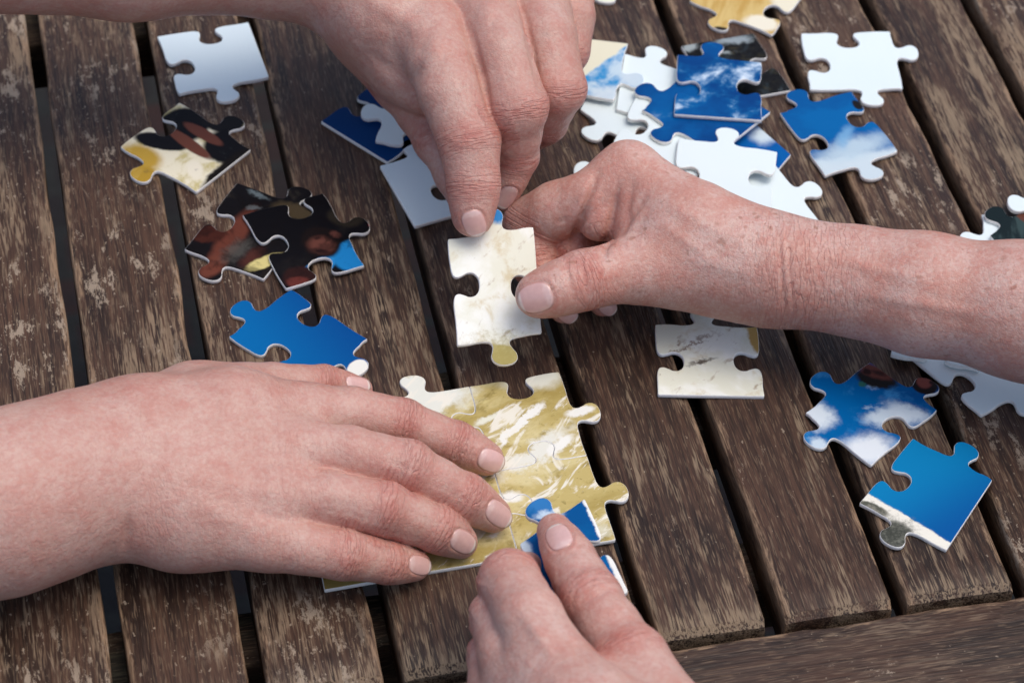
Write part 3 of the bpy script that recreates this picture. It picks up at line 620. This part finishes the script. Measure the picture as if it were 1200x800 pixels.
def hand(label, palm, fingers, nails, mat, nailmat, wrist=None, folds=(), pk=0.012, fk=0.006, ffk=0.0009, seed=0, flat=None, group='hands working on the puzzle'):
    """palm / fingers: chains of (photo x, photo y, height above table m, radius in photo px); each finger: (chain, joint indices)"""
    rg = np.random.default_rng(seed)
    def node(q):
        p = P(q[0], q[1], q[2]); return p, q[3] * depth(p) / FPX
    def chain3(ch): return [node(q) for q in ch]
    PC = [chain3(c) for c in palm]; FC = [chain3(f[0]) for f in fingers]
    # slimmer between the joints of a finger
    FD = []
    for ch in FC:
        out = [ch[0]]
        for a, b2 in zip(ch[:-1], ch[1:]):
            out.append(((a[0] + b2[0]) / 2, (a[1] + b2[1]) / 2 * 0.965)); out.append(b2)
        FD.append(out)
    allp = np.array([p for c in PC + FC for p, r in c]); allr = np.array([r for c in PC + FC for p, r in c])
    lo = (allp - allr[:, None]).min(0) - 0.006; hi = (allp + allr[:, None]).max(0) + 0.006
    n = np.ceil((hi - lo) / HV).astype(int) + 1
    ax = [lo[i] + np.arange(n[i]) * HV for i in range(3)]
    def field(Fd, ch, k, mg, fl=None):
        for (a, ra), (b2, rb) in zip(ch[:-1], ch[1:]):
            mn = np.minimum(a - ra, b2 - rb) - mg; mx = np.maximum(a + ra, b2 + rb) + mg
            i0 = np.clip(np.floor((mn - lo) / HV).astype(int), 0, n - 1); i1 = np.clip(np.ceil((mx - lo) / HV).astype(int) + 1, 1, n)
            X = ax[0][i0[0]:i1[0], None, None].astype(np.float32) - a[0]; Y = ax[1][None, i0[1]:i1[1], None].astype(np.float32) - a[1]; Z = ax[2][None, None, i0[2]:i1[2]].astype(np.float32) - a[2]
            d = b2 - a; L2 = float(d @ d) + 1e-12
            t = np.clip((X * d[0] + Y * d[1] + Z * d[2]) / L2, 0, 1)
            qx, qy, qz = X - t * d[0], Y - t * d[1], Z - t * d[2]
            D2 = qx * qx + qy * qy + qz * qz
            if fl is not None:
                nn, s = fl; c = qx * nn[0] + qy * nn[1] + qz * nn[2]; D2 = D2 + c * c * (s * s - 1)
            D = np.sqrt(D2) - (ra + (rb - ra) * t)
            sl = tuple(slice(i0[q], i1[q]) for q in range(3))
            Fd[sl] = smin(Fd[sl], D.astype(np.float32), k)
    F0 = np.full(tuple(n), 0.02, np.float32)
    for ch in PC: field(F0, ch, pk, 0.016, flat)
    def blur(A, r, it):
        for _ in range(it):
            for axq in range(3):
                B3 = np.moveaxis(A, axq, 0); m_ = B3.shape[0]; pad = np.concatenate([B3[:1]] * r + [B3] + [B3[-1:]] * r)
                acc = pad[0:m_].copy()
                for q in range(1, 2 * r + 1): acc += pad[q:q + m_]
                A = np.moveaxis(acc / np.float32(2 * r + 1), 0, axq)
        return np.ascontiguousarray(A)
    F0 = blur(F0, 3, 1)
    G = F0.copy()
    for ch in FD:
        pts = np.array([p for p, r in ch]); rr = np.array([r for p, r in ch])
        mn = (pts - rr[:, None]).min(0) - 0.012; mx = (pts + rr[:, None]).max(0) + 0.012
        i0 = np.clip(np.floor((mn - lo) / HV).astype(int), 0, n - 1); i1 = np.clip(np.ceil((mx - lo) / HV).astype(int) + 1, 1, n)
        sl = tuple(slice(i0[q], i1[q]) for q in range(3))
        Ff = np.full(tuple(n), 0.02, np.float32); field(Ff, ch, 0.004, 0.010)
        G[sl] = smin(G[sl], smin(F0[sl], Ff[sl], fk), ffk); del Ff
    G = blur(G, 1, 1)
    V, Q = surface_nets(G, lo, HV); del G, F0
    # ---- relief, creases, colour zones
    me = bpy.data.meshes.new('hand')
    def build(Vx):
        me.clear_geometry(); me.vertices.add(len(Vx)); me.vertices.foreach_set('co', Vx.astype(np.float32).ravel())
        me.loops.add(Q.size); me.loops.foreach_set('vertex_index', Q.ravel().astype(np.int32))
        me.polygons.add(len(Q)); me.polygons.foreach_set('loop_start', np.arange(0, Q.size, 4, dtype=np.int32)); me.update(calc_edges=True)
        nn = np.zeros(len(Vx) * 3, np.float32); me.vertices.foreach_get('normal', nn); return nn.reshape(-1, 3)
    N = build(V)
    red = np.zeros(len(V)); wm = np.zeros(len(V)); wc = np.zeros(len(V)); disp = np.zeros(len(V))
    def zone(c, axd, r, s_ax, s_wr, amp_r, bulge):
        q = V - c; t = q @ axd; rad = np.linalg.norm(q - t[:, None] * axd, axis=1)
        near = np.exp(-(t / s_ax) ** 2) * (rad < r * 1.75)
        m = np.exp(-(t / s_wr) ** 2) * (rad < r * 1.75)
        up = m > wm; wm[up] = m[up]; wc[up] = t[up]
        np.maximum(red, amp_r * near, out=red); disp[:] += bulge * near
    for (spec, ch) in zip(fingers, FC):
        js = spec[1]
        for j in js:
            d = ch[min(j + 1, len(ch) - 1)][0] - ch[j - 1][0]; d /= np.linalg.norm(d)
            zone(ch[j][0], d, ch[j][1], 0.0080, 0.0055, 0.45, 0.0006)
        e, r = ch[-1]; d = e - ch[-2][0]; d /= np.linalg.norm(d)
        np.maximum(red, 0.35 * np.exp(-(np.linalg.norm(V - e, axis=1) / 0.012) ** 2), out=red)
    if wrist:
        for (q, q2, width, amp) in wrist:
            c, r = node(q); c2, _ = node(q2); d = c2 - c; d /= np.linalg.norm(d)
            t = (V - c) @ d; rad = np.linalg.norm(V - c - t[:, None] * d, axis=1); m = amp * np.exp(-(t / width) ** 2) * (rad < r * 2); up = m > wm; wm[up] = m[up]; wc[up] = (t[up]) * 0.75
    for (pa, pb, wpx, dep) in folds:                 # a crease or tendon line seen at two pixels: pushed in (or out) along the skin
        A, Bp = np.array(pa, float), np.array(pb, float)
        cc = (V - CAM) @ RM; sx = 600 - FPX * cc[:, 0] / cc[:, 2]; sy = 400 + FPX * cc[:, 1] / cc[:, 2]
        S2 = np.stack([sx, sy], 1); dv = Bp - A; t = np.clip(((S2 - A) @ dv) / (dv @ dv), 0, 1); dist = np.linalg.norm(S2 - A - t[:, None] * dv, axis=1)
        vis = (N @ (RM @ np.array([0, 0, 1.0]))) > 0.0
        disp -= dep * np.exp(-(dist / wpx) ** 2) * np.sin(math.pi * np.clip(t * 0.9 + 0.05, 0, 1)) * vis
    V2 = V + N * disp[:, None]
    N = build(V2)
    bvh = BVHTree.FromPolygons([tuple(v) for v in V2], [tuple(q) for q in Q.tolist()])
    NM = []
    for (cx, cy, ex, ey, wpx) in nails:
        d = Vector(ray(cx, cy)).normalized(); hit, nn, _, _ = bvh.ray_cast(Vector(CAM), d)
        if hit is None: print('NAIL MISS', label, cx, cy); continue
        nn = sum((Vector(N[i]) for i in Q[_f] ), Vector()) if False else nn
        # average normal round the nail
        acc = Vector((0, 0, 0)); hv = np.array(hit); sel = np.linalg.norm(V2 - hv, axis=1) < 0.0035; acc = Vector(N[sel].sum(0)).normalized()
        de = ray(ex, ey); t = ((hv - CAM) @ np.array(acc)) / (de @ np.array(acc)); e3 = CAM + t * de
        a = e3 - hv; hl = np.linalg.norm(a); hl = min(hl, 0.0085); a = a / np.linalg.norm(a); nz = np.array(acc); s = np.cross(nz, a); s /= np.linalg.norm(s); hw = wpx / 2 * depth(hv) / FPX
        # fit a smooth shell through the skin below
        rows, hs = [], []
        for u in np.linspace(-0.85, 0.85, 7):
            for v in np.linspace(-0.9, 0.7, 7):
                o = hv + s * u * hw + a * v * hl + nz * 0.006; h2, _n, _i, ds = bvh.ray_cast(Vector(o), Vector(-nz))
                if h2 is not None and ds < 0.014: rows.append([1, u * u, v, v * v, u]); hs.append(0.006 - ds)
        cf = np.linalg.lstsq(np.array(rows), np.array(hs), rcond=None)[0]
        cf[1] = min(cf[1], -0.10 * hw); cf[3] = max(min(cf[3], 0.0), -0.12 * hl)
        q = V2 - hv; U = (q @ s) / hw; W = (q @ a) / hl; hgt = q @ nz
        rho = (np.abs(U) ** 2.6 + np.abs(W) ** 2.8) ** (1 / 2.7); close = (np.abs(hgt) < 0.006)
        inside = np.clip((1.04 - rho) / 0.10, 0, 1) * close; shell = cf[0] + cf[1] * U * U + cf[2] * W + cf[3] * W * W + cf[4] * U
        push = np.where(inside > 0, np.clip(shell - 0.00025 - hgt, -0.002, 0.0008), 0) * inside
        ring = np.exp(-((rho - 1.20) / 0.11) ** 2) * close * np.clip(0.75 - W, 0, 1)
        V2 = V2 + (push + 0.00038 * ring)[:, None] * nz
        np.maximum(red, 0.35 * np.exp(-((rho - 1.15) / 0.12) ** 2) * close, out=red)
        NM.append((hv, s, a, nz, hw, hl, cf))
    N = build(V2)
    # origin at the lowest point under the wrist, mesh relative to it
    o0 = np.array([V2[:, 0].mean(), V2[:, 1].mean(), V2[:, 2].min()])
    build(V2 - o0)
    me.polygons.foreach_set('use_smooth', np.ones(len(Q), bool)); me.materials.append(mat)
    for nm, arr in (('red', red), ('wmask', wm), ('wcoord', wc)):
        at = me.attributes.new(nm, 'FLOAT', 'POINT'); at.data.foreach_set('value', arr.astype(np.float32))
    o = bpy.data.objects.new('hand', me); COL.objects.link(o); o.location = o0; tag(o, label, 'hand', group)
    # nail plates
    for (hv, s, a, nz, hw, hl, cf) in NM:
        Vn, Fn, nv, nrr = [], [], [], []; R, A_ = 7, 28
        def pt(u, v, dz): return hv + s * u * hw + a * v * hl + nz * (cf[0] + cf[1] * u * u + cf[2] * v + cf[3] * v * v + cf[4] * u + dz) - o0
        for layer, dz in ((0, 0.00012), (1, -0.0004)):
            for r in range(R + 1):
                f = r / R
                for k in range(A_):
                    th = 2 * math.pi * k / A_; cu, su = math.cos(th), math.sin(th)
                    sc = (abs(cu) ** 2.6 + abs(su) ** 2.8) ** (-1 / 2.7)
                    u, v = f * cu * sc, f * su * sc * (1.04 if su > 0 else 1.0)
                    Vn.append(pt(u, v, dz - (0.00012 if (f > 0.97 and layer == 0) else 0))); nv.append(v); nrr.append(f)
        m2 = (R + 1) * A_
        for r in range(R):
            for k in range(A_):
                k2 = (k + 1) % A_; q0 = r * A_
                Fn.append((q0 + k, q0 + A_ + k, q0 + A_ + k2, q0 + k2)); Fn.append((m2 + q0 + k2, m2 + q0 + A_ + k2, m2 + q0 + A_ + k, m2 + q0 + k))
        for k in range(A_):
            k2 = (k + 1) % A_; e0 = R * A_; Fn.append((e0 + k, m2 + e0 + k, m2 + e0 + k2, e0 + k2))
        no = mesh_obj('fingernail', Vn, Fn, [nailmat], o, smooth=True)
        at = no.data.attributes.new('nailv', 'FLOAT', 'POINT'); at.data.foreach_set('value', np.array(nv, np.float32))
        at = no.data.attributes.new('nailr', 'FLOAT', 'POINT'); at.data.foreach_set('value', np.array(nrr, np.float32))
    return o

SKIN_A = skin_material('skin_pink', (194, 150, 135), (184, 106, 93), (206, 174, 160), 0.2)
SKIN_B = skin_material('skin_freckled', (198, 150, 134), (186, 102, 86), (216, 190, 178), 0.9)
SKIN_B2 = skin_material('skin_freckled_little', (198, 153, 138), (186, 106, 92), (212, 182, 169), 0.3)

# flat hand resting on the joined pieces
hand('smooth pink hand lying flat with straight fingers on the joined pieces',
     palm=[[(-330, 640, .052, 128), (-150, 612, .048, 118), (0, 590, .044, 103), (70, 569, .040, 97), (135, 552, .036, 86)],
           [(110, 530, .038, 74), (170, 515, .040, 70), (270, 492, .040, 56), (352, 486, .036, 38)],
           [(120, 560, .036, 78), (200, 545, .036, 64), (340, 528, .040, 38)],
           [(130, 570, .034, 72), (220, 582, .034, 58), (322, 580, .037, 38)],
           [(135, 572, .030, 66), (215, 604, .028, 58), (308, 630, .029, 38)],
           [(150, 520, .030, 60), (230, 480, .026, 50), (290, 470, .022, 42)]],
     fingers=[([(345, 486, .036, 35), (412, 485, .031, 31), (472, 497, .024, 27.5), (534, 520, .0150, 24), (570, 537, .0098, 20.5)], (2, 3)),
              ([(335, 528, .040, 36), (410, 531, .039, 31), (478, 547, .034, 29.5), (546, 583, .020, 26), (578, 603, .0108, 21.5)], (2, 3)),
              ([(318, 580, .038, 36), (385, 584, .036, 31), (450, 596, .032, 29), (512, 620, .019, 24.5), (540, 635, .0103, 20)], (2, 3)),
              ([(305, 630, .029, 35), (355, 642, .028, 29), (404, 650, .025, 26.5), (454, 659, .0155, 22), (486, 663, .0092, 18)], (2, 3)),
              ([(255, 478, .026, 46), (320, 458, .020, 32), (380, 452, .015, 22), (422, 456, .010, 15)], (2,))],
     nails=[(577, 540, 592, 546, 27), (586, 602, 600, 612, 28), (544, 635, 557, 642, 27), (493, 662, 506, 665, 23), (420, 449, 434, 451, 20)],
     mat=SKIN_A, nailmat=NAIL, wrist=[((150, 550, .036, 90), (60, 570, .04, 90), .012, .2), ((330, 560, .036, 90), (300, 556, .04, 90), .020, .25)],
     folds=[((146, 652), (152, 600), 6, .0016), ((200, 532), (345, 522), 12, -.0009), ((200, 548), (322, 578), 12, -.0008), ((340, 556), (385, 556), 6, .0008), ((300, 600), (350, 614), 6, .0008), ((200, 515), (345, 486), 12, -.0007), ((220, 585), (306, 626), 12, -.0006), ((238, 556), (300, 536), 5, -.0005), ((300, 536), (318, 504), 4, -.0005)], seed=1)

# pinching hand from the far side
hand('large pink hand reaching down with index finger pinching the cream piece',
     palm=[[(-330, -110, .135, 97), (-100, -74, .118, 89), (150, -56, .100, 75), (330, -48, .087, 65), (400, -30, .082, 58)],
           [(395, -25, .084, 56), (450, 14, .090, 54), (502, 40, .089, 41)],
           [(400, -40, .086, 52), (500, -24, .092, 50), (556, -4, .093, 39)],
           [(410, -50, .080, 50), (540, -44, .088, 46), (620, -22, .087, 35)],
           [(420, -60, .070, 48), (560, -60, .078, 42), (662, -25, .076, 34)],
           [(405, -10, .070, 50), (440, 45, .062, 40), (474, 96, .052, 34)],
           [(430, 20, .078, 48), (480, 78, .070, 38), (500, 104, .066, 30)]],
     fingers=[([(509, 50, .090, 43), (528, 108, .087, 37), (550, 168, .075, 34), (555, 218, .062, 28.5), (554, 253, .0520, 25)], (2, 3)),
              ([(566, 8, .094, 40), (587, 64, .093, 35), (606, 127, .083, 34), (605, 183, .055, 24), (591, 230, .036, 17.5)], (2, 3)),
              ([(628, -8, .088, 38), (640, 45, .087, 35), (653, 104, .076, 32), (638, 142, .052, 25), (622, 160, .038, 19)], (2, 3)),
              ([(662, -25, .076, 33), (666, 20, .075, 30), (661, 60, .066, 27), (648, 98, .045, 21), (632, 116, .034, 17)], (2, 3)),
              ([(440, 40, .060, 40), (474, 96, .048, 34), (514, 164, .040, 27), (551, 247, .0290, 19)], (1, 2))],
     nails=[(556, 263, 562, 278, 28), (594, 232, 587, 245, 22)],
     mat=SKIN_A, nailmat=NAIL, folds=[((478, 100), (496, 70), 6, .0012), ((488, 96), (556, 84), 12, .0008), ((498, 48), (522, 60), 22, -.0013), ((560, 6), (582, 18), 20, -.0011), ((560, 92), (610, 66), 8, .0007), ((430, 60), (470, 92), 7, .0008), ((420, -10), (506, 44), 11, -.0009), ((440, -30), (566, 8), 11, -.0009), ((480, 12), (540, -8), 6, -.0006), ((552, 30), (578, 150), 4, .0016), ((612, 10), (634, 110), 4, .0014)], seed=2)

# freckled hand holding the cream piece from the side
hand('freckled reddish hand with wrinkled wrist, thumb pressed on the cream piece',
     palm=[[(1560, 460, .060, 105), (1380, 408, .056, 92), (1200, 364, .052, 76), (1080, 344, .048, 67), (1000, 329, .045, 59), (925, 319, .045, 58), (880, 312, .046, 58)],
           [(900, 308, .048, 46), (820, 264, .054, 42), (736, 205, .056, 38)],
           [(890, 305, .044, 46), (810, 262, .042, 38), (738, 210, .036, 33)],
           [(890, 312, .038, 46), (820, 275, .030, 34), (748, 228, .024, 30)],
           [(890, 320, .040, 54), (820, 312, .042, 46), (748, 314, .040, 38)],
           [(850, 302, .044, 54), (790, 285, .044, 50), (752, 256, .044, 38)]],
     fingers=[([(736, 205, .056, 38), (690, 232, .050, 30), (652, 246, .040, 32), (622, 262, .027, 30), (628, 312, .018, 24), (660, 362, .015, 17)], (3, 4)),
              ([(738, 210, .036, 33), (700, 245, .030, 28), (664, 276, .025, 25), (682, 322, .014, 20), (706, 355, .009, 16)], (2, 3)),
              ([(748, 228, .024, 30), (715, 258, .018, 25), (690, 285, .014, 22), (712, 322, .010, 17), (735, 343, .009, 14)], (2, 3)),
              ([(724, 222, .050, 24), (704, 250, .046, 23), (700, 262, .043, 20)], ()),
              ([(748, 232, .048, 24), (730, 264, .043, 20)], ()),
              ([(785, 316, .042, 42), (735, 317, .043, 36), (684, 328, .0445, 32.5), (655, 338, .0440, 30), (630, 346, .0415, 26.5)], (2,))],
     nails=[(627, 350, 607, 356, 36), (667, 370, 675, 376, 22), (714, 361, 722, 367, 20)],
     mat=SKIN_B, nailmat=NAIL, wrist=[((940, 320, .045, 60), (990, 327, .045, 60),   .024, .75), ((700, 323, .04, 34), (650, 340, .03, 30), .010, .6)],
     folds=[((700, 204), (669, 288), 4.5, .0034), ((684, 226), (662, 254), 4, .0007), ((724, 216), (706, 306), 4, .0026), ((712, 290), (760, 226), 4, .0016), ((742, 210), (728, 284), 4, .0010), ((650, 262), (668, 256), 3, .0006), ((742, 282), (762, 240), 5, .0006), ((912, 262), (920, 376), 3, .0009), ((922, 262), (930, 374), 3, .0006), ((770, 232), (870, 285), 9, -.0008), ((800, 300), (880, 322), 8, -.0006), ((775, 262), (835, 304), 6, -.0005), ((960, 300), (1090, 330), 7, -.0007), ((1010, 345), (1160, 370), 7, -.0007), ((662, 302), (672, 352), 3, .0006), ((680, 302), (692, 350), 3, .0006)], seed=3)

# hand in front with the blue piece
hand('hand with raised thumb pinching the blue white-edged piece over the joined corner',
     palm=[[(880, 1330, .075, 105), (850, 1150, .075, 92), (800, 1000, .075, 76), (770, 930, .075, 72)],
           [(770, 930, .075, 70), (700, 850, .078, 60), (645, 775, .074, 44)],
           [(760, 930, .072, 66), (670, 860, .070, 54), (612, 800, .064, 38)],
           [(750, 940, .066, 62), (650, 890, .058, 46), (590, 830, .050, 34)],
           [(790, 930, .070, 62), (780, 850, .066, 48), (745, 785, .064, 40)]],
     fingers=[([(645, 775, .074, 42), (620, 724, .074, 39), (597, 679, .067, 33), (604, 676, .042, 26), (638, 662, .0310, 19)], (2,)),
              ([(612, 800, .062, 38), (596, 764, .062, 35), (584, 724, .056, 30), (600, 705, .036, 24), (625, 700, .028, 18)], (2,)),
              ([(590, 830, .050, 36), (582, 800, .048, 32), (578, 770, .042, 27), (600, 757, .028, 20)], (2,)),
              ([(770, 830, .066, 46), (738, 772, .064, 40), (692, 702, .060, 34.5), (668, 655, .057, 29), (650, 622, .0535, 21.5)], (1, 2))],
     nails=[(654, 627, 642, 604, 31)],
     mat=SKIN_B2, nailmat=NAIL, folds=[((610, 715), (650, 770), 8, -.0012), ((660, 740), (700, 790), 5, .0008), ((640, 790), (720, 850), 7, -.0010), ((676, 706), (716, 690), 3, .0005)], seed=4)
